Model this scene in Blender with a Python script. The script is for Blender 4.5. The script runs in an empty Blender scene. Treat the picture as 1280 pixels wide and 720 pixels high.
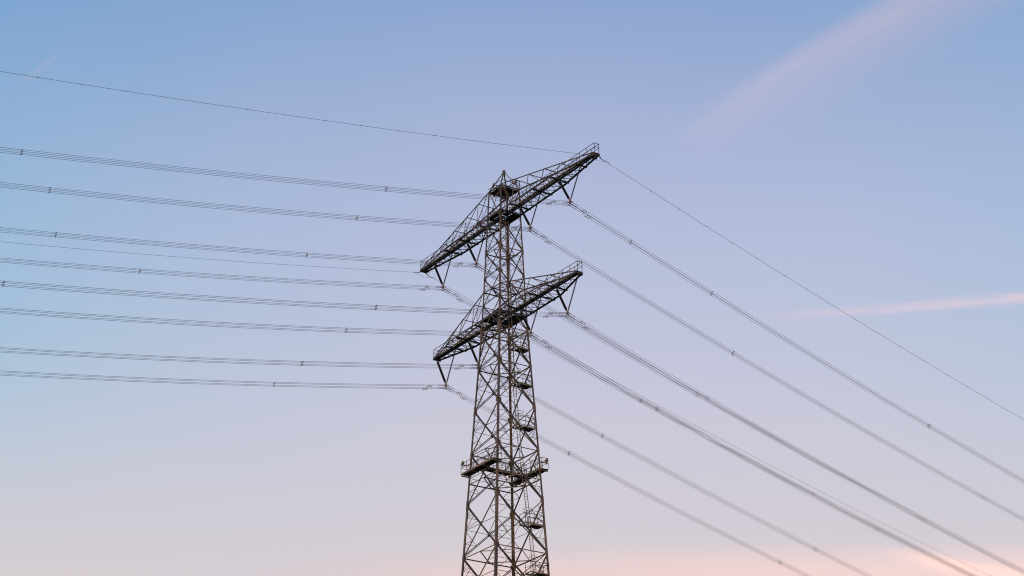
import bpy, bmesh, math, random
from mathutils import Vector, Matrix
random.seed(7)
S = bpy.context.scene
COL = S.collection

# ------------------------------------------------------------------ camera, sky, sun, exposure
EYE = 1.7                                   # camera height above the field
cd = bpy.data.cameras.new('camera'); cam = bpy.data.objects.new('camera', cd); COL.objects.link(cam)
PITCH, YAW, ROLL, FPX = 0.4233, 0.9868, -0.0045, 2566.9
fw = Vector((-math.sin(YAW)*math.cos(PITCH), math.cos(YAW)*math.cos(PITCH), math.sin(PITCH)))
rt = Vector((math.cos(YAW), math.sin(YAW), 0)); up = rt.cross(fw)
r2 = math.cos(ROLL)*rt + math.sin(ROLL)*up; u2 = -math.sin(ROLL)*rt + math.cos(ROLL)*up
cam.matrix_world = Matrix(((r2.x, u2.x, -fw.x, 184.038), (r2.y, u2.y, -fw.y, -120.5405), (r2.z, u2.z, -fw.z, EYE), (0, 0, 0, 1)))
cd.sensor_fit = 'HORIZONTAL'; cd.sensor_width = 36; cd.lens = FPX/1280*36
cd.clip_start = .1; cd.clip_end = 60000
S.camera = cam
S.view_settings.view_transform = 'Standard'; S.view_settings.look = 'None'
S.cycles.filter_width = 1.1
S.view_settings.exposure = 0; S.view_settings.gamma = 1

SUN_EL = math.radians(5)
SUN_DIR = Vector((0.6, -0.8, 0)).normalized()*math.cos(SUN_EL) + Vector((0, 0, math.sin(SUN_EL)))   # towards the sun, low behind the camera
sl = bpy.data.lights.new('sun', 'SUN'); sl.energy = 3.6; sl.angle = math.radians(.5); sl.color = (1, .68, .56)
so = bpy.data.objects.new('sun', sl); COL.objects.link(so)
so.rotation_euler = SUN_DIR.to_track_quat('Z', 'Y').to_euler(); so.location = (0, 0, 200)

def srgb(r, g, b):
    f = lambda c: ((c/255+.055)/1.055)**2.4 if c > 10 else c/255/12.92
    return (f(r), f(g), f(b), 1)

W = bpy.data.worlds.new('World'); S.world = W; W.use_nodes = True
nt = W.node_tree; N = nt.nodes; L = nt.links; bg = N['Background']
sky = N.new('ShaderNodeTexSky'); sky.sky_type = 'NISHITA'; sky.sun_disc = False
sky.sun_elevation = SUN_EL; sky.sun_rotation = math.atan2(SUN_DIR.x, SUN_DIR.y)
# evening sky: colour runs from the rosy anti-twilight glow above the horizon up to blue, by angle from the point opposite the sun
ga = YAW - math.radians(3)
glow = Vector((-math.sin(ga), math.cos(ga), 0))
tc = N.new('ShaderNodeTexCoord')
side = Vector((glow.y, -glow.x, 0))
def node(op, a, b=None):
    m = N.new('ShaderNodeMath'); m.operation = op
    for k, q in enumerate((a, b)):
        if q is None: continue
        if isinstance(q, (int, float)): m.inputs[k].default_value = q
        else: L.new(q, m.inputs[k])
    return m.outputs[0]
dt = N.new('ShaderNodeVectorMath'); dt.operation = 'DOT_PRODUCT'; dt.inputs[1].default_value = side
L.new(tc.outputs['Generated'], dt.inputs[0])
sp = N.new('ShaderNodeSeparateXYZ'); L.new(tc.outputs['Generated'], sp.inputs[0])
elev = node('ARCSINE', node('MAXIMUM', sp.outputs['Z'], 0.0)); lat_ = node('MULTIPLY', node('ARCSINE', dt.outputs['Value']), node('MULTIPLY', elev, .25/.44))
ang = node('SQRT', node('ADD', node('MULTIPLY', elev, elev), node('MULTIPLY', lat_, lat_)))
nz = N.new('ShaderNodeTexNoise'); nz.inputs['Scale'].default_value = 5; nz.inputs['Detail'].default_value = 2
L.new(tc.outputs['Generated'], nz.inputs['Vector'])
na = N.new('ShaderNodeMath'); na.operation = 'MULTIPLY_ADD'; na.inputs[1].default_value = .03; L.new(nz.outputs['Fac'], na.inputs[0]); L.new(ang, na.inputs[2])
mr = N.new('ShaderNodeMapRange'); mr.inputs['From Min'].default_value = .015; mr.inputs['From Max'].default_value = math.radians(90)+.015
L.new(na.outputs[0], mr.inputs['Value'])
cr = N.new('ShaderNodeValToRGB'); cr.color_ramp.interpolation = 'B_SPLINE'
stops = [(0, (238, 196, 178)), (9, (228, 201, 194)), (14, (220, 206, 205)), (17, (211, 204, 211)), (20, (205, 201, 217)), (23, (190, 195, 219)), (26, (180, 188, 218)), (29.5, (161, 176, 212)), (32.5, (138, 164, 208)), (36, (123, 158, 205)), (45, (104, 144, 195)), (60, (84, 126, 184)), (75, (74, 114, 174)), (90, (66, 104, 165))]
el = cr.color_ramp.elements
while len(el) < len(stops): el.new(.5)
for e, (a, c) in zip(el, stops): e.position = a/90
for e, (a, c) in zip(el, stops): e.color = srgb(*c)
L.new(mr.outputs[0], cr.inputs['Fac'])
STR = .1
sc_ = N.new('ShaderNodeVectorMath'); sc_.operation = 'SCALE'; sc_.inputs['Scale'].default_value = 1.06/STR; L.new(cr.outputs['Color'], sc_.inputs[0])
# away from the glow the clear sky turns a purer blue
q_ = node('MINIMUM', node('MULTIPLY', node('POWER', node('ABSOLUTE', node('ARCSINE', dt.outputs['Value'])), 2.0), 1/math.radians(17)**2), 1.0)
er = N.new('ShaderNodeMapRange'); er.interpolation_type = 'SMOOTHSTEP'; er.inputs['From Min'].default_value = math.radians(15); er.inputs['From Max'].default_value = math.radians(23); L.new(elev, er.inputs['Value'])
tint = N.new('ShaderNodeMix'); tint.data_type = 'RGBA'; tint.inputs[6].default_value = (1, 1, 1, 1); tint.inputs[7].default_value = (.72, .972, 1.0, 1); L.new(node('MULTIPLY', q_, er.outputs[0]), tint.inputs[0])
tm = N.new('ShaderNodeVectorMath'); tm.operation = 'MULTIPLY'; L.new(sc_.outputs[0], tm.inputs[0]); L.new(tint.outputs[2], tm.inputs[1])
mx = N.new('ShaderNodeMix'); mx.data_type = 'RGBA'; mx.inputs['Factor'].default_value = .93
L.new(sky.outputs['Color'], mx.inputs[6]); L.new(tm.outputs[0], mx.inputs[7])
L.new(mx.outputs[2], bg.inputs['Color']); bg.inputs['Strength'].default_value = STR

# ------------------------------------------------------------------ materials
def mat(name, c, rough=.6, metal=0, var=.25, scale=1.5, spec=.3, isl=0):
    m = bpy.data.materials.new(name); m.use_nodes = True; t = m.node_tree; n = t.nodes; l = t.links
    b = n['Principled BSDF']; b.inputs['Roughness'].default_value = rough; b.inputs['Metallic'].default_value = metal
    b.inputs['Specular IOR Level'].default_value = spec
    co = n.new('ShaderNodeTexCoord'); z = n.new('ShaderNodeTexNoise'); z.inputs['Scale'].default_value = scale; z.inputs['Detail'].default_value = 6
    l.new(co.outputs['Object'], z.inputs['Vector'])
    r = n.new('ShaderNodeValToRGB'); r.color_ramp.elements[0].position = .3; r.color_ramp.elements[1].position = .7
    r.color_ramp.elements[0].color = tuple(v*(1-var) for v in c)+(1,); r.color_ramp.elements[1].color = tuple(min(1, v*(1+var)) for v in c)+(1,)
    l.new(z.outputs['Fac'], r.inputs['Fac'])
    gi = n.new('ShaderNodeNewGeometry'); mr_ = n.new('ShaderNodeMapRange'); mr_.inputs['To Min'].default_value = 1-isl; mr_.inputs['To Max'].default_value = 1+isl
    l.new(gi.outputs['Random Per Island'], mr_.inputs['Value']); vm = n.new('ShaderNodeVectorMath'); vm.operation = 'SCALE'
    l.new(r.outputs['Color'], vm.inputs[0]); l.new(mr_.outputs[0], vm.inputs['Scale']); l.new(vm.outputs[0], b.inputs['Base Color'])
    return m
STEEL = mat('painted_steel', (.060, .045, .028), .55, 0, .35, .8, .4, .45)
SHADED = mat('shaded_steel', (.026, .022, .017), .6, 0, .3, 1.2, .4, .4)  # same steel with the shade on inner members put into its colour
GRATE = mat('grating_steel', (.032, .027, .02), .6, 0, .3, 3, .3, .4)
BOARD = mat('lit_edge_board', (.10, .08, .052), .6, 0, .3, 2, .3, .2)  # paler than the steel: light on the edge boards put into their colour
RAIL = mat('railing_tube', (.07, .06, .046), .55, 0, .2, 2)
ALU = mat('aluminium_wire', (.12, .11, .115), .6, .2, .15, 3)
RUBBER = mat('dark_silicone', (.004, .006, .006), .6, 0, .2, 6, .12)
FIT = mat('galvanised_fitting', (.13, .10, .085), .5, .3, .3, 6)
LAMPM = mat('lamp_housing', (.11, .075, .05), .3, 0, .2, 6)
CONC = mat('concrete', (.33, .32, .30), .85, 0, .2, 2)
GRASS = mat('grass_field', (.06, .085, .03), .9, 0, .45, .08)

# ------------------------------------------------------------------ mesh helpers
class MB:
    def __init__(s): s.v = []; s.f = []; s.cuts = []
    def prism(s, prof, p, q, x, y, prof2=None):
        n = len(prof); b = len(s.v)
        for (a, c) in prof: s.v.append(p + x*a + y*c)
        for (a, c) in (prof2 or prof): s.v.append(q + x*a + y*c)
        for i in range(n): j = (i+1) % n; s.f.append((b+i, b+j, b+n+j, b+n+i))
        s.f.append(tuple(b+i for i in reversed(range(n)))); s.f.append(tuple(b+n+i for i in range(n)))
    def frame(s, p, q, hint):
        d = (q-p).normalized(); x = hint - d*hint.dot(d)
        if x.length < 1e-4: x = d.orthogonal()
        x.normalize(); return d, x, d.cross(x)
    def bar(s, p, q, w, h=None, hint=Vector((0, 0, 1))):
        p, q = Vector(p), Vector(q); h = h or w
        d, x, y = s.frame(p, q, hint); a, c = h/2, w/2
        s.prism([(-a, -c), (a, -c), (a, c), (-a, c)], p, q, x, y)
    def angle(s, p, q, w, hx, hy, t=None):
        """L profile with its corner on the line, flanges along hx and hy"""
        p, q = Vector(p), Vector(q); t = t or max(.018, w*.14); d = (q-p).normalized()
        x = (hx - d*hx.dot(d)).normalized(); y = hy - d*hy.dot(d); y = (y - x*y.dot(x)).normalized()
        pr = [(0, 0), (w, 0), (w, t), (t, t), (t, w), (0, w)]
        s.prism(pr, p, q, x, y)
    def tube(s, pts, r, n=6, hint=Vector((0, 0, 1)), cap=True):
        pts = [Vector(p) for p in pts]; b = len(s.v); m = len(pts)
        for i, p in enumerate(pts):
            d, x, y = s.frame(pts[max(0, i-1)], pts[min(m-1, i+1)], hint)
            for k in range(n):
                a = 2*math.pi*k/n; s.v.append(p + (x*math.cos(a) + y*math.sin(a))*r)
        for i in range(m-1):
            for k in range(n):
                j = (k+1) % n; s.f.append((b+i*n+k, b+i*n+j, b+(i+1)*n+j, b+(i+1)*n+k))
        if cap: s.f.append(tuple(b+k for k in reversed(range(n)))); s.f.append(tuple(b+(m-1)*n+k for k in range(n)))
    def lathe(s, p, q, prof, n=10):
        """prof: (distance along, radius)"""
        p, q = Vector(p), Vector(q); d, x, y = s.frame(p, q, Vector((0, 1, 0))); b = len(s.v); m = len(prof)
        for t, r in prof:
            for k in range(n):
                a = 2*math.pi*k/n; s.v.append(p + d*t + (x*math.cos(a)+y*math.sin(a))*r)
        for i in range(m-1):
            for k in range(n):
                j = (k+1) % n; s.f.append((b+i*n+k, b+i*n+j, b+(i+1)*n+j, b+(i+1)*n+k))
        s.f.append(tuple(b+k for k in reversed(range(n)))); s.f.append(tuple(b+(m-1)*n+k for k in range(n)))
    def box(s, c, sx, sy, sz):
        c = Vector(c); s.bar(c-Vector((sx/2, 0, 0)), c+Vector((sx/2, 0, 0)), sy, sz)
    def plate(s, c, nrm, a, b, t=.02, hint=Vector((0, 0, 1))):
        c = Vector(c); nrm = nrm.normalized(); s.bar(c-nrm*t/2, c+nrm*t/2, b, a, hint)
    def build(s, name, m, parent=None, label=None, smooth=False):
        me = bpy.data.meshes.new(name); me.from_pydata([tuple(v) for v in s.v], [], s.f)
        bm = bmesh.new(); bm.from_mesh(me); bmesh.ops.recalc_face_normals(bm, faces=bm.faces); bm.to_mesh(me); bm.free()
        if smooth:
            for p in me.polygons: p.use_smooth = True
        for k, mm in enumerate(m if isinstance(m, list) else [m]): me.materials.append(mm)
        if isinstance(m, list):
            for p in me.polygons: p.material_index = sum(1 for c in s.cuts if p.index >= c)
        o = bpy.data.objects.new(name, me); COL.objects.link(o)
        if parent:
            o.parent = parent
        if label: o['label'] = label
        return o
def thing(name, label, cat, loc=(0, 0, 0), group=None):
    o = bpy.data.objects.new(name, None); COL.objects.link(o); o.location = loc; o.empty_display_size = .5
    tag(o, label, cat, group); return o
def tag(o, label, cat, group=None):
    o['label'] = label; o['category'] = cat
    if group: o['group'] = group
def copy_tree(o, parent=None):
    c = o.copy(); COL.objects.link(c)
    if parent: c.parent = parent
    for ch in list(o.children): copy_tree(ch, c)
    return c
V = lambda *a: Vector(a)

V = lambda *a: Vector(a)
# ------------------------------------------------------------------ ground
g = MB(); n_ = 24; R = 12000
for i in range(n_+1):
    for j in range(n_+1):
        x = (i/n_*2-1); y = (j/n_*2-1); x = x*abs(x)*R; y = y*abs(y)*R
        g.v.append(V(x, y, 0))
for i in range(n_):
    for j in range(n_): a = i*(n_+1)+j; g.f.append((a, a+n_+1, a+n_+2, a+1))
go = g.build('ground', GRASS); go['kind'] = 'structure'

# ------------------------------------------------------------------ high clouds (real volumes, kilometres away)
def cloud(name, label, cat, pts, widths, thick, dens, scale, stretch, lo, hi, aniso=-.7, side=None, col=(1, .94, .96), rough=.85):
    """a soft flattened band of ice cloud along pts; density falls off from its spine"""
    pts = [Vector(p) for p in pts]; a, b = pts[0], pts[-1]; ln = (b-a).length; ax = (b-a).normalized()
    ay = V(0, 0, 1).cross(ax).normalized(); az = ax.cross(ay)
    me = bpy.data.meshes.new(name); bm = bmesh.new(); rings = []
    for p, w in zip(pts, widths):
        rings.append([bm.verts.new((ln*(p-a).dot(ax)/ln, (p-a).dot(ay)+w*math.cos(t), (p-a).dot(az)+thick*w*math.sin(t))) for t in [math.pi*2*k/16 for k in range(16)]])
    for r0, r1 in zip(rings, rings[1:]):
        for k in range(16): bm.faces.new((r0[k], r0[(k+1) % 16], r1[(k+1) % 16], r1[k]))
    bm.faces.new(rings[0][::-1]); bm.faces.new(rings[-1]); bmesh.ops.recalc_face_normals(bm, faces=bm.faces); bm.to_mesh(me); bm.free()
    o = bpy.data.objects.new(name, me); COL.objects.link(o)
    o.matrix_world = Matrix(((ax.x, ay.x, az.x, a.x), (ax.y, ay.y, az.y, a.y), (ax.z, ay.z, az.z, a.z), (0, 0, 0, 1)))
    m = bpy.data.materials.new(name+'_vapour'); m.use_nodes = True; t = m.node_tree; n = t.nodes; l = t.links; n.remove(n['Principled BSDF'])
    v = n.new('ShaderNodeVolumePrincipled'); v.inputs['Color'].default_value = (*col, 1); v.inputs['Anisotropy'].default_value = aniso  # col puts part of the evening light's tint into the vapour
    l.new(v.outputs[0], n['Material Output'].inputs['Volume'])
    tc_ = n.new('ShaderNodeTexCoord'); sx = n.new('ShaderNodeSeparateXYZ'); l.new(tc_.outputs['Object'], sx.inputs[0])
    def mth(op, p, q=None):
        d = n.new('ShaderNodeMath'); d.operation = op
        for k, z in enumerate((p, q)):
            if z is None: continue
            if isinstance(z, (int, float)): d.inputs[k].default_value = z
            else: l.new(z, d.inputs[k])
        return d.outputs[0]
    # spine and width as functions of the distance along
    fx = mth('DIVIDE', sx.outputs[0], ln)
    def curve(vals):
        c = n.new('ShaderNodeFloatCurve'); l.new(fx, c.inputs['Value']); cm = c.mapping; cv = cm.curves[0]
        lo_, hi_ = min(vals), max(vals); rng = max(1e-6, hi_-lo_)
        fr = [(p-a).dot(ax)/ln for p in pts]
        while len(cv.points) < len(vals): cv.points.new(.5, .5)
        for k, (f_, y) in enumerate(zip(fr, vals)): cv.points[k].location = (f_, (y-lo_)/rng)
        cm.update(); return mth('ADD', mth('MULTIPLY', c.outputs[0], rng), lo_)
    yc = curve([(p-a).dot(ay) for p in pts]); wd = curve(widths)
    u = mth('DIVIDE', mth('SUBTRACT', sx.outputs[1], yc), wd); w = mth('DIVIDE', sx.outputs[2], mth('MULTIPLY', wd, thick))
    w2 = mth('POWER', mth('ABSOLUTE', w), 2.0)
    if side:                                  # one crisp edge, then a long fade across the band
        sm = []
        for f0, f1 in ((-.98, -.42), (1.0, -.6)):
            q = n.new('ShaderNodeMapRange'); q.interpolation_type = 'SMOOTHSTEP' if f0 < 0 else 'LINEAR'
            q.inputs['From Min'].default_value = f0; q.inputs['From Max'].default_value = f1; l.new(u, q.inputs['Value']); sm.append(q.outputs[0])
        fall = mth('MULTIPLY', mth('MULTIPLY', sm[0], mth('POWER', sm[1], 2.5)), mth('MAXIMUM', mth('SUBTRACT', 1.0, w2), 0.0))
    else:
        fall = mth('MAXIMUM', mth('SUBTRACT', 1.0, mth('ADD', mth('POWER', mth('ABSOLUTE', u), 2.0), w2)), 0.0); fall = mth('MULTIPLY', fall, fall)
    e0 = n.new('ShaderNodeMapRange'); e0.interpolation_type = 'SMOOTHSTEP'; e0.inputs['From Max'].default_value = lo; l.new(fx, e0.inputs['Value'])
    e1 = n.new('ShaderNodeMapRange'); e1.interpolation_type = 'SMOOTHSTEP'; e1.inputs['From Min'].default_value = 1.0; e1.inputs['From Max'].default_value = 1-hi; l.new(fx, e1.inputs['Value'])
    mp = n.new('ShaderNodeMapping'); mp.inputs['Scale'].default_value = (1/scale/stretch, 1/scale, 1/scale); l.new(tc_.outputs['Object'], mp.inputs['Vector'])
    nz_ = n.new('ShaderNodeTexNoise'); nz_.inputs['Scale'].default_value = 1; nz_.inputs['Detail'].default_value = 6; nz_.inputs['Roughness'].default_value = .55; l.new(mp.outputs[0], nz_.inputs['Vector'])
    nr = n.new('ShaderNodeMapRange'); nr.inputs['From Min'].default_value = .34; nr.inputs['From Max'].default_value = .66; l.new(nz_.outputs['Fac'], nr.inputs['Value'])
    dn = mth('MULTIPLY', mth('MULTIPLY', fall, mth('ADD', mth('MULTIPLY', nr.outputs[0], rough), 1-rough)), mth('MULTIPLY', mth('MULTIPLY', e0.outputs[0], e1.outputs[0]), dens))
    l.new(dn, v.inputs['Density'])
    me.materials.append(m)
    tag(o, label, cat); return o
cloud('contrail', 'narrow pink contrail stretching to the right edge above the falling power lines', 'contrail',
      [(-16120, 13208, 9000), (-15744, 13585, 9000), (-14698, 14638, 9000), (-13692, 15683, 9000), (-13011, 16426, 9000)], [80, 95, 110, 125, 130], .8, .0027, 80, 5, .62, .02, col=(1, .8, .82))
cloud('contrail', 'short faint contrail stub crossing the topmost wire near the left edge', 'contrail',
      [(-16234, 5179, 9500), (-15730, 5237, 9500), (-15303, 5295, 9500)], [42, 52, 56], .8, .0026, 50, 5, .5, .25)
CW = [560, 620, 650, 680, 690, 700, 720]
CIRRUS = [(x, y+.7*w, 8000) for (x, y), w in zip([(-11997, 9224), (-11243, 9156), (-10264, 9129), (-9498, 9179), (-8934, 9211), (-8459, 9282), (-7600, 9420)], CW)]
cloud('cirrus_cloud', 'broad soft pink streak of cirrus slanting across the upper right sky', 'cloud',
      CIRRUS, CW, .19, .0015, 240, 10, .5, .1, side=True, col=(1, .95, 1), aniso=-.58)
cloud('cloud_bank', 'low rosy cloud layer glowing along the bottom right of the sky', 'cloud',
      [(-22300, 10600, 7120), (-20893, 12837, 7150), (-20028, 13930, 7170), (-18907, 15557, 7190), (-17841, 17227, 7190), (-16826, 18817, 7190), (-15500, 20700, 7180)], [1000, 1000, 1000, 1000, 1000, 1000, 1000], .46, .00022, 800, 5, .3, .1, col=(1, .68, .56), rough=.25)
cloud('cloud_wisp', 'small bright salmon cloud wisp behind the lowest cables at bottom right', 'cloud',
      [(-16480, 15500, 6900), (-16331, 16425, 6900), (-16339, 17069, 6880), (-16275, 17658, 6850), (-16200, 18600, 6800)], [120, 190, 240, 260, 200], .6, .0011, 170, 5, .4, .35, col=(1, .85, .72))  # orange of the low sun painted into the wisp's colour

# ------------------------------------------------------------------ lattice tower
KZ = [0, 64.2, 80.15, 95.0, 107.37, 114.0]; KW = [6.90, 3.548, 2.745, 1.916, 1.505, 1.29]
def hw(z):                                  # half width at z above eye level
    for i in range(len(KZ)-1):
        if z <= KZ[i+1]: t = (z-KZ[i])/(KZ[i+1]-KZ[i]); return KW[i]+(KW[i+1]-KW[i])*t
    return KW[-1]
CORN = [(-1, -1), (1, -1), (1, 1), (-1, 1)]   # counter-clockwise
def cp(c, z, inset=0): w = hw(z)-inset; return V(CORN[c][0]*w, CORN[c][1]*w, z+EYE)
ZTOP, Z1, Z2, Z2T = 111.95, 108.5, 95.28, 98.75
TOWER = thing('transmission_tower', 'tall brown steel lattice pylon with two crossarms and side walkways', 'pylon')
LEV = [-.6, 13.5, 26, 36.5, 45.5, 53.2, 60.2, 66.55, 72.65, 78.65, 83.87, 88.95, 93.4, 97.0, 100.4, 103.75, 107.3, ZTOP]
for c in range(4):
    m = MB(); sx, sy = CORN[c]
    for k in range(len(LEV)-1):
        z0, z1 = LEV[k], LEV[k+1]
        wd = .27 if z1 <= 72.7 else (.21 if z1 <= 94 else .17)
        m.angle(cp(c, z0), cp(c, z1), wd, V(-sx, 0, 0), V(0, -sy, 0), .05)
    for z in (72.65, 83.87, 93.4, 103.75):       # bolted splices: short stiff sleeves over the corner
        p, q = cp(c, z-.55, -.03), cp(c, z+.55, -.03)
        m.angle(p, q, .25 if z > 80 else .33, V(-sx, 0, 0), V(0, -sy, 0), .03)
    lg = m.build('leg', STEEL, TOWER)
    f = MB(); b = cp(c, -1.7); f.bar(V(b.x, b.y, -.5), V(b.x, b.y, .75), 1.6); f.build('foundation', CONC, TOWER)
def merge(first, *rest):
    m = MB(); m.v = list(first.v); m.f = list(first.f); m.cuts = [len(first.f)]
    for r in rest:
        n = len(m.v); m.v += r.v; m.f += [tuple(i+n for i in f) for f in r.f]
    return m
for fc in range(4):
    a, b = fc, (fc+1) % 4
    nrm = V(CORN[a][0]+CORN[b][0], CORN[a][1]+CORN[b][1], 0).normalized()
    for k in range(len(LEV)-1):
        big, small, gus = MB(), MB(), MB()
        z0, z1 = LEV[k], LEV[k+1]; h = z1-z0; up_ = z1 > 94
        # thick pair falls from corner a to corner b, the lighter one crosses behind it
        wd = .065 if up_ else .085; off = nrm*.07
        A0, A1, B0, B1 = cp(a, z0), cp(a, z1), cp(b, z0), cp(b, z1)
        if z1 > ZTOP-.01:
            small.angle(A0-off, B1-off, .08, nrm, V(0, 0, 1)); small.angle(B0-off, A1-off, .08, nrm, V(0, 0, 1)); 
            big.angle(A1, B1, .14, -nrm, V(0, 0, -1)); merge(big, small).build('bracing_panel', [SHADED, STEEL], TOWER); continue
        dd = V(0, 0, .025 if up_ else .035)
        big.angle(A1+off*.2+dd, B0+off*.2+dd, wd, V(0, 0, 1), -nrm, .04)
        big.angle(A1+off*.2-dd, B0+off*.2-dd, wd, V(0, 0, -1), -nrm, .04)
        small.angle(B1-off*1.6, A0-off*1.6, .10 if not up_ else .075, V(0, 0, 1), -nrm, .03)
        for c_, P in ((a, A0), (b, B0)):
            d = (B0-A0).normalized()*(1 if c_ == a else -1)
            gus.plate(P + d*.24 + nrm*.02, nrm, .44 if not up_ else .3, .36 if not up_ else .26, .03)
        # crossing point and redundant members
        wa, wb = (A1-B1).length, (A0-B0).length; t = wa/(wa+wb)
        X = A1 + (B0-A1)*t; gus.plate(X - nrm*.02, nrm, .34 if not up_ else .24, .3 if not up_ else .22, .03)
        zx = X.z-EYE; Ma, Mb = cp(a, zx), cp(b, zx); io = -nrm*.10
        rw = .05 if not up_ else .036
        if k >= 1:
            small.angle(Ma+io, Mb+io, rw, V(0, 0, 1), -nrm, .02)
            for M, P1, P0 in ((Ma, A1, A0), (Mb, B1, B0)):
                for P in (P1, P0):
                    q = (P+X)/2; small.angle(M+io, q+io, rw, V(0, 0, 1), -nrm, .02)
                    e = (M+P)/2; small.angle(e+io, q+io, rw*.9, V(0, 0, 1), -nrm, .02)
                    if h > 5.5:
                        q2 = P*.75+X*.25; e2 = P*.75+M*.25; small.angle(e+io, q2+io, rw*.8, V(0, 0, 1), -nrm, .018)
        merge(big, small, gus).build('bracing_panel', [SHADED, STEEL], TOWER)
# plan bracing inside the shaft
for z in (60.2, 66.55, 75.2, 78.65, 88.95, 93.4, 98.75, 103.75, ZTOP):
    m = MB()
    for c in range(4): m.angle(cp(c, z-.02, .1), cp((c+1) % 4, z-.02, .1), .11, V(0, 0, -1), V(-CORN[c][0], -CORN[c][1], 0), .02)
    mid = [(cp(c, z, .12)+cp((c+1) % 4, z, .12))/2 for c in range(4)]
    for c in range(4): m.angle(mid[c], mid[(c+1) % 4], .09, V(0, 0, -1), V(CORN[c][1], -CORN[c][0], .01), .02)
    if z in (75.2, 93.4, 98.75): m.angle(mid[0], mid[2], .1, V(0, 0, -1), V(1, 0, 0), .02)
    m.build('plan_bracing', STEEL, TOWER)

def railing(m, pts, h=1.1, step=1.5, r=.025, mid=True, closed=False):
    pts = [Vector(p) for p in pts]
    for p, q in zip(pts, pts[1:]):
        m.bar(p+V(0, 0, h), q+V(0, 0, h), r*2)
        if mid: m.bar(p+V(0, 0, h*.52), q+V(0, 0, h*.52), r*1.5)
        k = max(1, round((q-p).length/step))
        for i in range(k+1):
            s_ = p+(q-p)*(i/k); m.bar(s_, s_+V(0, 0, h-r*.9), r*1.9, hint=V(1, 0, 0))

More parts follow.
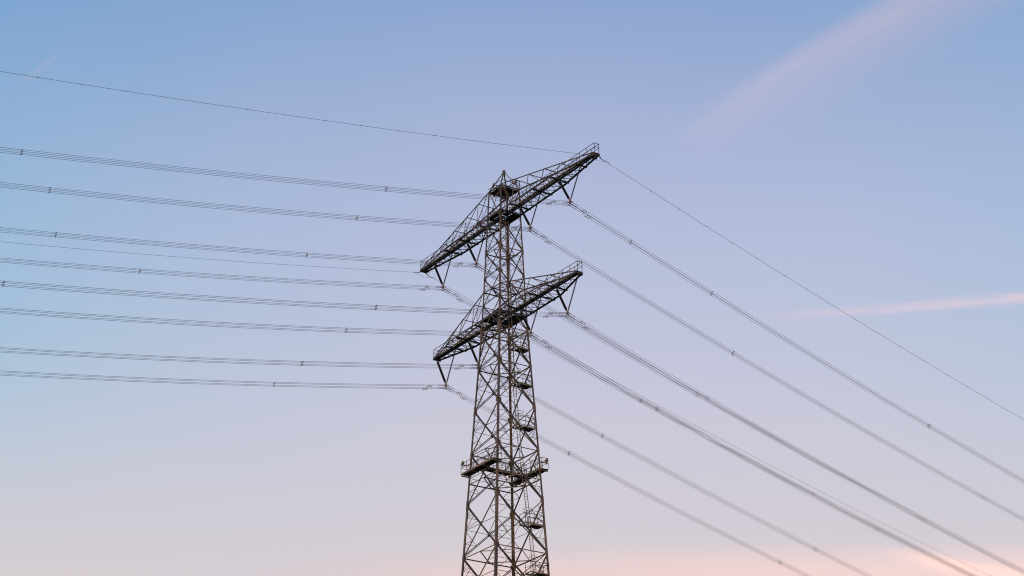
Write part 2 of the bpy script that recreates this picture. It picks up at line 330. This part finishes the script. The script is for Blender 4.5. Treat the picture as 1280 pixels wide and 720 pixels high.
# ------------------------------------------------------------------ crossarms
def crossarm(z, ztop, tipR, tipL, tw, vx, posts, label):
    arm = thing('crossarm', label, 'x'); del arm['category']; arm.parent = TOWER
    zz = z+EYE; w0 = hw(z)
    ch = MB()
    wt = hw(ztop)
    for sgn, tip in ((1, tipR), (-1, tipL)):
        lat, wk, gr, rl = MB(), MB(), MB(), MB()
        def half(x):
            t = max(0, (abs(x)-w0)/(tip-w0)); hm = w0*.92      # nearly parallel to the knee, then in to the tip
            return w0+(hm-w0)*t/.55 if t < .55 else hm+(tw-hm)*(t-.55)/.45
        def topz(x): t = max(0, (abs(x)-wt)/(tip-wt)); return ztop+(z+.18-ztop)*t
        def ctop(x): t = max(0, (abs(x)-wt)/(tip-wt)); return wt+(tw-wt)*t
        for s in (-1, 1):
            y = V(0, -s, 0)
            xk = w0+(tip-w0)*.55
            ch.angle(V(sgn*w0, s*w0, zz), V(sgn*xk, s*half(xk), zz), .16, V(0, 0, -1), y, .03); ch.angle(V(sgn*xk, s*half(xk), zz), V(sgn*tip, s*tw, zz), .16, V(0, 0, -1), y, .03)
            ch.angle(V(sgn*wt, s*wt, ztop+EYE), V(sgn*tip, s*tw, zz+.16), .13, V(0, 0, -1), y, .03)
            prev = None
            xs = [w0]+list(posts)+[tip-.6]
            for i, x in enumerate(xs):
                lo, hi = V(sgn*x, s*half(x), zz), V(sgn*x, s*ctop(x), topz(x)+EYE)
                if 0 < i < len(xs)-1: lat.angle(lo, hi, .065, V(-sgn, 0, 0), y, .02)
                if prev and i < len(xs)-1: lat.angle(prev[1], lo, .065, V(0, 0, 1), y, .02); 
                if prev and i == 1:
                    lat.angle((prev[0]+lo)/2, (prev[1]+lo)/2, .05, V(sgn, 0, 0), y, .015)
                    lat.angle((prev[0]+lo)/2, (prev[0]*.55+prev[1]*.45), .05, V(0, 0, 1), y, .015)
                prev = (lo, hi)
        # bottom plane zigzag between each chord and the walkway
        n = 15 if tip > 17 else 12
        for i in range(n):
            xa = w0+(tip-w0)*i/n; xb = w0+(tip-w0)*(i+1)/n; xm = (xa+xb)/2
            for s in (-1, 1):
                if half(xm) < .62: continue
                lat.angle(V(sgn*xa, s*.30, zz-.05), V(sgn*xm, s*half(xm), zz-.05), .07, V(0, 0, 1), V(sgn, 0, 0), .018)
                lat.angle(V(sgn*xm, s*half(xm), zz-.05), V(sgn*xb, s*.30, zz-.05), .07, V(0, 0, 1), V(sgn, 0, 0), .018)
        for x in posts:                      # cross ties of the top plane
            lat.angle(V(sgn*x, -ctop(x), topz(x)+EYE), V(sgn*x, ctop(x), topz(x)+EYE), .07, V(0, 0, -1), V(1, 0, 0), .018)
        for x in vx:                         # insulator beams across the arm
            hx = half(x)+.08
            ch.bar(V(sgn*x, -hx, zz-.15), V(sgn*x, hx, zz-.15), .16, .14)
        ch.bar(V(sgn*(tip-.02), -tw-.08, zz-.05), V(sgn*(tip-.02), tw+.08, zz-.05), .14, .26)
        # walkway: two edge channels and grating planks
        xe = tip+.12
        for s in (-1, 1):
            wk.bar(V(sgn*w0*.2, s*.30, zz+.10), V(sgn*xe, s*.30, zz+.10), .05, .15)
        k = int(xe/.30)
        for i in range(k):
            x = .05+xe*(i+.5)/k; gr.box(V(sgn*x, 0, zz+.06), xe/k*.8, .55, .03)
        for s in (-1, 1): railing(rl, [V(sgn*(w0+.2), s*.32, zz+.18), V(sgn*xe, s*.32, zz+.18)], 1.1, 1.5)
        railing(rl, [V(sgn*xe, -.32, zz+.18), V(sgn*xe, .32, zz+.18)], 1.1, 1.2)
        lat.build('lacing', STEEL, arm); wo = wk.build('walkway_edge', BOARD, arm); gr.build('walkway_grating', GRATE, arm); rl.build('railing', RAIL, arm)
    # frame and floor planks inside the shaft
    gr, gr2 = MB(), MB()
    for c in range(4): ch.angle(cp(c, z, -.02), cp((c+1) % 4, z, -.02), .22, V(0, 0, -1), V(-CORN[c][0], -CORN[c][1], 0), .03)
    k = 7
    for i in range(k):
        x = -w0+2*w0*(i+.5)/k
        gr.box(V(x, w0*.5+.28, zz+.09), 2*w0/k*.62, w0-.6, .07); gr2.box(V(x, -w0*.5-.28, zz+.09), 2*w0/k*.62, w0-.6, .07)
        ch.bar(V(x+w0/k, -w0, zz-.16), V(x+w0/k, w0, zz-.16), .07, .12)
    ch.build('chord', SHADED, arm); gr.build('floor_planks', GRATE, arm); gr2.build('floor_planks', GRATE, arm)
    return arm
VD = 2.15
crossarm(Z1, ZTOP, 18.9, 18.65, .42, [5.6-VD, 5.9+VD, 13.75-VD, 13.75+VD, 18.2], [3.9, 6.8, 9.8, 12.8], 'longer upper crossarm reaching from the pylon top with railed walkway')
crossarm(Z2, Z2T, 15.2, 15.2, .40, [5.55-VD, 5.55+VD, 12.85-VD, 12.85+VD], [4.2, 7.2, 10.4], 'shorter lower crossarm halfway down the visible pylon with railed walkway')

# ------------------------------------------------------------------ peak, top floor, lamps
pk = MB(); zt = 114.5+EYE
for c in range(4): pk.angle(cp(c, ZTOP), V(CORN[c][0]*.06, CORN[c][1]*.06, zt), .12, V(-CORN[c][0], 0, 0), V(0, -CORN[c][1], 0), .025)
for z in (112.9,):
    t = (z-ZTOP)/(114.5-ZTOP); w = hw(ZTOP)*(1-t)+.06*t
    for c in range(4):
        a, b = CORN[c], CORN[(c+1) % 4]; pk.angle(V(a[0]*w, a[1]*w, z+EYE), V(b[0]*w, b[1]*w, z+EYE), .08, V(0, 0, -1), V(-a[0], -a[1], 0), .02)
pk.lathe(V(0, 0, zt-.1), V(0, 0, zt+1), [(0, .13), (.05, .2), (.2, .2), (.27, .12), (.3, .05)], 10)
pk.build('peak', STEEL, TOWER)
tp = MB(); w = hw(ZTOP)
for i in range(6):
    x = -w+2*w*(i+.5)/6; tp.box(V(x, 0, ZTOP+EYE-.25), 2*w/6*.8, 2*w-.15, .07)
tp.bar(V(-w, -w*.45, ZTOP+EYE-.4), V(w, -w*.45, ZTOP+EYE-.4), .16, .2); tp.bar(V(-w, w*.45, ZTOP+EYE-.4), V(w, w*.45, ZTOP+EYE-.4), .16, .2)
tpo = tp.build('top_floor', GRATE, TOWER)
rl = MB(); railing(rl, [V(-.2, w, ZTOP+EYE-.1), V(w, w, ZTOP+EYE-.1), V(w, .1, ZTOP+EYE-.1)], 1.15, .9); rl.build('railing', RAIL, tpo)
def lamp(x, y, z, arm_to):
    p = V(x, y, z+EYE); b = MB(); b.bar(arm_to, p-V(0, 0, .28), .07); b.bar(p-V(0, 0, .4), p-V(0, 0, .05), .14, hint=V(1, 0, 0))
    o = b.build('obstruction_light', STEEL, TOWER, 'small brown obstruction lamp on a short bracket')
    for s in (-1, 1):
        g_ = MB(); q = p+V(.22*s, -.1*s, .02); g_.lathe(q-V(0, 0, .12), q+V(0, 0, .5), [(0, .11), (.04, .14), (.12, .14), (.22, .11), (.28, .04)], 12); g_.build('lamp_head', LAMPM, o, smooth=True)
    g_ = MB(); g_.box(p+V(0, 0, -.08), .6, .12, .1); g_.build('bracket', FIT, o)
lamp(-1.0, -.85, 112.85, V(-w, -w, 112.3+EYE)); lamp(.85, 1.1, 113.1, V(w, w, 112.1+EYE))

# ------------------------------------------------------------------ gallery of walkways round the shaft
def gallery(p, q, wd, label=None):
    p, q = Vector(p), Vector(q); d = (q-p).normalized(); y = V(-d.y, d.x, 0); m = MB()
    for s in (-1, 1): m.bar(p+y*wd/2*s, q+y*wd/2*s, .05, .22)
    o = m.build('gallery_walkway', BOARD, TOWER)
    gmb = MB(); ln = (q-p).length; k = int(ln/.4)
    for i in range(k):
        c = p+d*(ln*(i+.5)/k)-V(0, 0, .02); gmb.bar(c-y*(wd/2-.04), c+y*(wd/2-.04), ln/k*.9, .05)
    for t in (.02, .33, .66, .98): gmb.bar(p+d*ln*t-y*wd/2-V(0, 0, .2), p+d*ln*t+y*wd/2-V(0, 0, .2), .1, .12)
    gmb.build('grating', GRATE, o)
    r = MB()
    return o, r, y, d
ZG = 76.35
w = hw(ZG)
for sy in (-1, 1):
    xa, xb = -3.5, 3.45
    ya = sy*(w+.24)
    if sy > 0: xa, xb = -3.2, 3.35
    z = ZG+EYE - (.45 if sy > 0 else 0)*0
    o, r, y, d = gallery(V(xa, ya, z), V(xb, ya, z), .95)
    for s in (-1, 1): railing(r, [V(xa, ya+s*.47, z+.17), V(xb, ya+s*.47, z+.17)], 1.1, 1.15)
    for x in (xa, xb): railing(r, [V(x, ya-.47, z+.17), V(x, ya+.47, z+.17)], 1.1, 1.1)
    r.build('railing', RAIL, o)
    b = MB()
    for x in (-3.6, -1.2, 1.2, 3.6): b.bar(V(x, ya-.5*sy, z-.3), V(x, sy*(w-.1), z-1.5), .09) if abs(x) < 2 else None
o, r, y, d = gallery(V(-.2, -w-.0, ZG+EYE-.02), V(-.2, w+.0, ZG+EYE-.02), .95)
for s in (-1, 1): railing(r, [V(-.2+s*.47, -w+.2, ZG+EYE+.15), V(-.2+s*.47, w-.2, ZG+EYE+.15)], 1.1, 1.15)
r.build('railing', RAIL, o)
lamp(-3.1, -w-.75, 77.6, V(-w, -w, 77.4+EYE)); lamp(2.95, w+.75, 77.5, V(w, w, 77.2+EYE))

# ------------------------------------------------------------------ ladder and rest platforms
ld = MB(); p0, p1 = V(hw(-1)-.6-.0, 6.9, 0), None
pts = [V(hw(z)-.62, y, z+EYE) for z, y in ((-1.7, 7.0-.9), (63.8, 2.02), (69.64, 1.52), (79.6, .53), (88.9, .05), (97, -.1), (107.5, -.2))]
for a, b in zip(pts, pts[1:]):
    for s in (-1, 1): ld.bar(a+V(0, s*.2, 0), b+V(0, s*.2, 0), .07)
    k = int((b-a).length/.33)
    for i in range(k): c = a+(b-a)*(i/k); ld.bar(c-V(0, .2, 0), c+V(0, .2, 0), .03)
ld.build('ladder', STEEL, TOWER)
for z, y in ((91.0, .95), (86.45, 1.05), (81.2, 1.2), (69.6, 1.85), (64.05, 2.35), (57.5, 2.7), (50, 3.2)):
    x = hw(z)-.62; zz = z+EYE; m = MB(); wd = .55
    ya, yb = y-1.25, y+1.15
    for s in (-1, 1): m.bar(V(x+s*wd, ya, zz), V(x+s*wd, yb, zz), .06, .16)
    for yy in (ya, y-.2, yb): m.bar(V(x-wd, yy, zz-.005), V(x+wd, yy, zz-.005), .07, .13)
    o = m.build('rest_platform', BOARD, TOWER)
    gmb = MB()
    for i in range(5): yy = y-.15+1.2*(i+.5)/5; gmb.box(V(x, yy, zz-.02), 2*wd-.08, .23, .08)
    gmb.box(V(x-.1, y-.7, zz-.02), .5, .2, .05)
    gmb.build('floor_plate', GRATE, o)
    r = MB()
    railing(r, [V(x-wd, y-.1, zz+.1), V(x-wd, yb, zz+.1), V(x+wd, yb, zz+.1), V(x+wd, ya, zz+.1), V(x-wd, ya, zz+.1)], 1.1, 1.0, .027)
    for hz in (1.5, 1.9):                   # hoops of the ladder cage
        r.tube([V(x-.1+.45*math.cos(a), ya+.75+.5*math.sin(a), zz+hz) for a in [math.pi*2*i/12 for i in range(13)]], .025, 5)
    r.build('railing', RAIL, o)

# ------------------------------------------------------------------ V-string insulators
DROP = 3.62
def make_vstring():
    t = thing('v_string_insulator', 'x', 'insulator', (0, 0, 0), 'V-shaped insulator strings under the crossarms')
    for s in (-1, 1):
        a, b = V(s*VD, 0, -.25), V(s*.09, 0, -DROP); d = (b-a); ln = d.length; d.normalize()
        m = MB(); pr = [(0, .035), (.25, .035)]; z = .27; i = 0
        while z < ln-.30:
            R_ = (.115 if i % 2 else .095)*(1.3 if s < 0 else .95)
            pr += [(z, .04), (z+.012, R_), (z+.026, R_*.96), (z+.045, .04)]; z += .058; i += 1
        pr += [(ln-.27, .035), (ln, .035)]
        rod = m.build if False else None
        m.lathe(a, b, pr, 9); o = m.build('insulator_rod', RUBBER, t)
        e = MB(); e.lathe(a-d*.02, b, [(0, .05), (.05, .07), (.26, .07), (.28, .05)], 8); e.build('end_fitting', FIT, o); e = MB(); e.lathe(b-d*.32, b, [(0, .05), (.03, .075), (.27, .075), (.3, .05)], 8)
        e.build('end_fitting', FIT, o)
    y = MB(); pr = [(-.15, 0), (.15, 0), (.22, -.36), (.17, -.42), (-.17, -.42), (-.22, -.36)]
    y.prism(pr, V(0, -.02, -DROP+.05), V(0, .02, -DROP+.05), V(1, 0, 0), V(0, 0, 1)); yk = y.build('yoke_plate', FIT, t)
    for sx in (-.18, .18):
        c = MB()
        for sz in (-.18, .18):
            q = V(sx, 0, -DROP-.44+sz); c.tube([q+V(0, -.26, .0), q+V(0, -.12, .015), q+V(0, .12, .015), q+V(0, .26, 0)], .045, 8)
        c.bar(V(sx, 0, -DROP-.35+.1), V(sx, 0, -DROP-.64), .05, .05, V(0, 1, 0))
        c.build('suspension_clamp', FIT, yk)
    return t
WIRES = [   # centre x, clamp z, left slope, left curve, spacers, right slope, right curve, spacers, label fragments
 ('U', 13.71, 104.47, -.2269, .000342, [-64.8, -24.5], -.1967, .000328, [9.5, 22.9, 63.4], 'outer', 'raised right end of the upper crossarm'),
 ('U', 5.59, 104.51, -.2297, .000414, [-23.5, -58.8], -.1947, .000333, [34, 84.2], 'inner', 'upper crossarm just right of the pylon shaft'),
 ('U', -6.12, 104.45, -.219, .000348, [-53.5, -23.4], -.1931, .000307, [37.9, 83], 'inner', 'upper crossarm just left of the pylon shaft'),
 ('U', -13.81, 104.3, -.2215, .000385, [-40.5, -82], -.191, .00033, [34, 68], 'outer', 'lowered left end of the upper crossarm'),
 ('L', 12.83, 90.99, -.2258, .000378, [-64.9, -24.9], -.2003, .000462, [22, 61.5], 'outer', 'raised right end of the lower crossarm'),
 ('L', 5.47, 91.24, -.2344, .000507, [-24.3, -64], -.2057, .000545, [20.1, 60.1], 'inner', 'lower crossarm just right of the pylon shaft'),
 ('L', -5.66, 91.1, -.2263, .000432, [-23.7, -64], -.1969, .000387, [20.1, 59.2], 'inner', 'lower crossarm just left of the pylon shaft'),
 ('L', -12.88, 90.93, -.2226, .000446, [-23.4, -63], -.1918, .000337, [20.1, 59.1], 'outer', 'lowered left end of the lower crossarm')]
TL, TR = -.0373, -.1513
proto = make_vstring()
def wpos(x, z, y, sl_, cl, sr_, cr_):
    if y < 0: return V(x+TL*y, y, z+EYE+sl_*-y+cl*y*y)
    return V(x+TR*y, y, z+EYE+sr_*y+cr_*y*y)
YS = [-330+6*i for i in range(int(330/6))]+[-3, -1, 0, 1, 3]+[6*i for i in range(1, 56)]
HB = .18
for i, (lv, x, z, sl_, cl, spl, sr_, cr_, spr, io, where) in enumerate(WIRES):
    v = proto if i == 0 else copy_tree(proto)
    top = (Z1 if lv == 'U' else Z2)-.22; zb = z+.44      # rod tops meet the arm's beams, yokes meet the clamps
    v.scale.z = (top-zb)/(DROP-.25); v.location = (x, 0, top+.25*v.scale.z+EYE)
    v['label'] = 'dark V-shaped insulator pair hanging under the ' + where
    b = thing('conductor_bundle', 'four parallel power cables clamped below the ' + where, 'power line', (x, 0, z+EYE), 'four-cable conductor bundles')
    f = lambda y: wpos(0, -EYE, y, sl_, cl, sr_, cr_)
    for dx in (-HB, HB):
        for dz in (-HB, HB):
            m = MB(); m.tube([f(y)+V(dx, 0, dz) for y in YS], .0175, 6); m.build('cable', ALU, b, smooth=True)
    for dx in (-HB, HB):
        for dz in (-HB, HB):
            m = MB(); m.tube([f(y)+V(dx, 0, dz) for y in (-1.1, -.5, -.2, 0, .2, .5, 1.1)], .032, 7); m.build('armour_rod', FIT, b)
    for y in spl+spr:
        p = f(y); m = MB(); q = .14
        for a, c in (((-q, -q), (q, -q)), ((q, -q), (q, q)), ((q, q), (-q, q)), ((-q, q), (-q, -q))): m.bar(p+V(a[0], 0, a[1]), p+V(c[0], 0, c[1]), .032, .032, V(0, 1, 0))
        for a in (-1, 1):
            for c in (-1, 1): m.bar(p+V(a*.13, 0, c*.13), p+V(a*.2, 0, c*.2), .045, .045, V(0, 1, 0)); m.tube([p+V(a*HB, -.1, c*HB), p+V(a*HB, .1, c*HB)], .036, 8)
        m.build('spacer', FIT, b)
    for sd, base in ((-1, 2.3), (1, 2.0)):        # dumbbell vibration dampers near the clamp
        for dx, dz, dy in ((-HB, HB, 0), (HB, HB, .12), (-HB, -HB, .65), (HB, -HB, .77)):
            y = sd*(base+dy); p = f(y)+V(dx, 0, dz); t = (f(y+.3)-f(y-.3)).normalized(); m = MB()
            m.bar(p+V(0, 0, .03), p-V(0, 0, .12), .05, .04, V(0, 1, 0)); m.tube([p-V(0, 0, .12)-t*.3, p-V(0, 0, .10), p-V(0, 0, .12)+t*.3], .014, 6)
            for e in (-1, 1): m.tube([p-V(0, 0, .12)+t*.2*e, p-V(0, 0, .12)+t*.33*e], .042, 8)
            m.build('vibration_damper', FIT, b)
# earth wires at the tips of the upper crossarm
EW = [(19.0, 108.2, -.1993, .000301, -.1806, .000344, 'thin earth wire strung from the raised right tip of upper crossarm, highest line', True),
      (-18.6, 108.28, -.2175, .00039, -.1898, .000352, 'thin earth wire strung from the lowered left tip of the upper crossarm', False)]
for x, z, sl_, cl, sr_, cr_, lab, marks in EW:
    b = thing('earth_wire', lab, 'power line', (x, 0, z+EYE), 'single earth wires at the upper crossarm tips')
    f = lambda y: wpos(0, -EYE, y, sl_, cl, sr_, cr_)
    for ys in ([y for y in YS if y <= -3]+[-.5], [.5]+[y for y in YS if y >= 3]):
        m = MB(); m.tube([f(y) for y in ys], .019 if marks else .017, 6); m.build('cable', ALU, b, smooth=True)
    m = MB(); m.tube([f(-.9)]+[V(0, y, .0-.45*math.cos(y/1.9*math.pi/2)-.12) for y in (-1.5, -.9, -.3, .3, .9, 1.5)]+[f(2.2)-V(0, 0, .02)], .016, 6); m.build('jumper_loop', ALU, b)
    m = MB()
    for s in (-1, 1): m.bar(V(0, s*.3, .12), f(s*.7), .09); m.tube([f(s*.6), f(s*1.5)], .04, 8)
    m.build('tension_clamp', FIT, b)
    if marks:
        for k in range(1, 19):
            for s in (-1, 1):
                y = s*(4.4*k+random.uniform(-.25, .25)); m = MB(); t = (f(y+.2)-f(y-.2)).normalized(); p = f(y)
                m.lathe(p-t*.17, p+t, [(0, .02), (.05, .032), (.29, .032), (.34, .02)], 6); m.build('bird_marker', FIT, b)
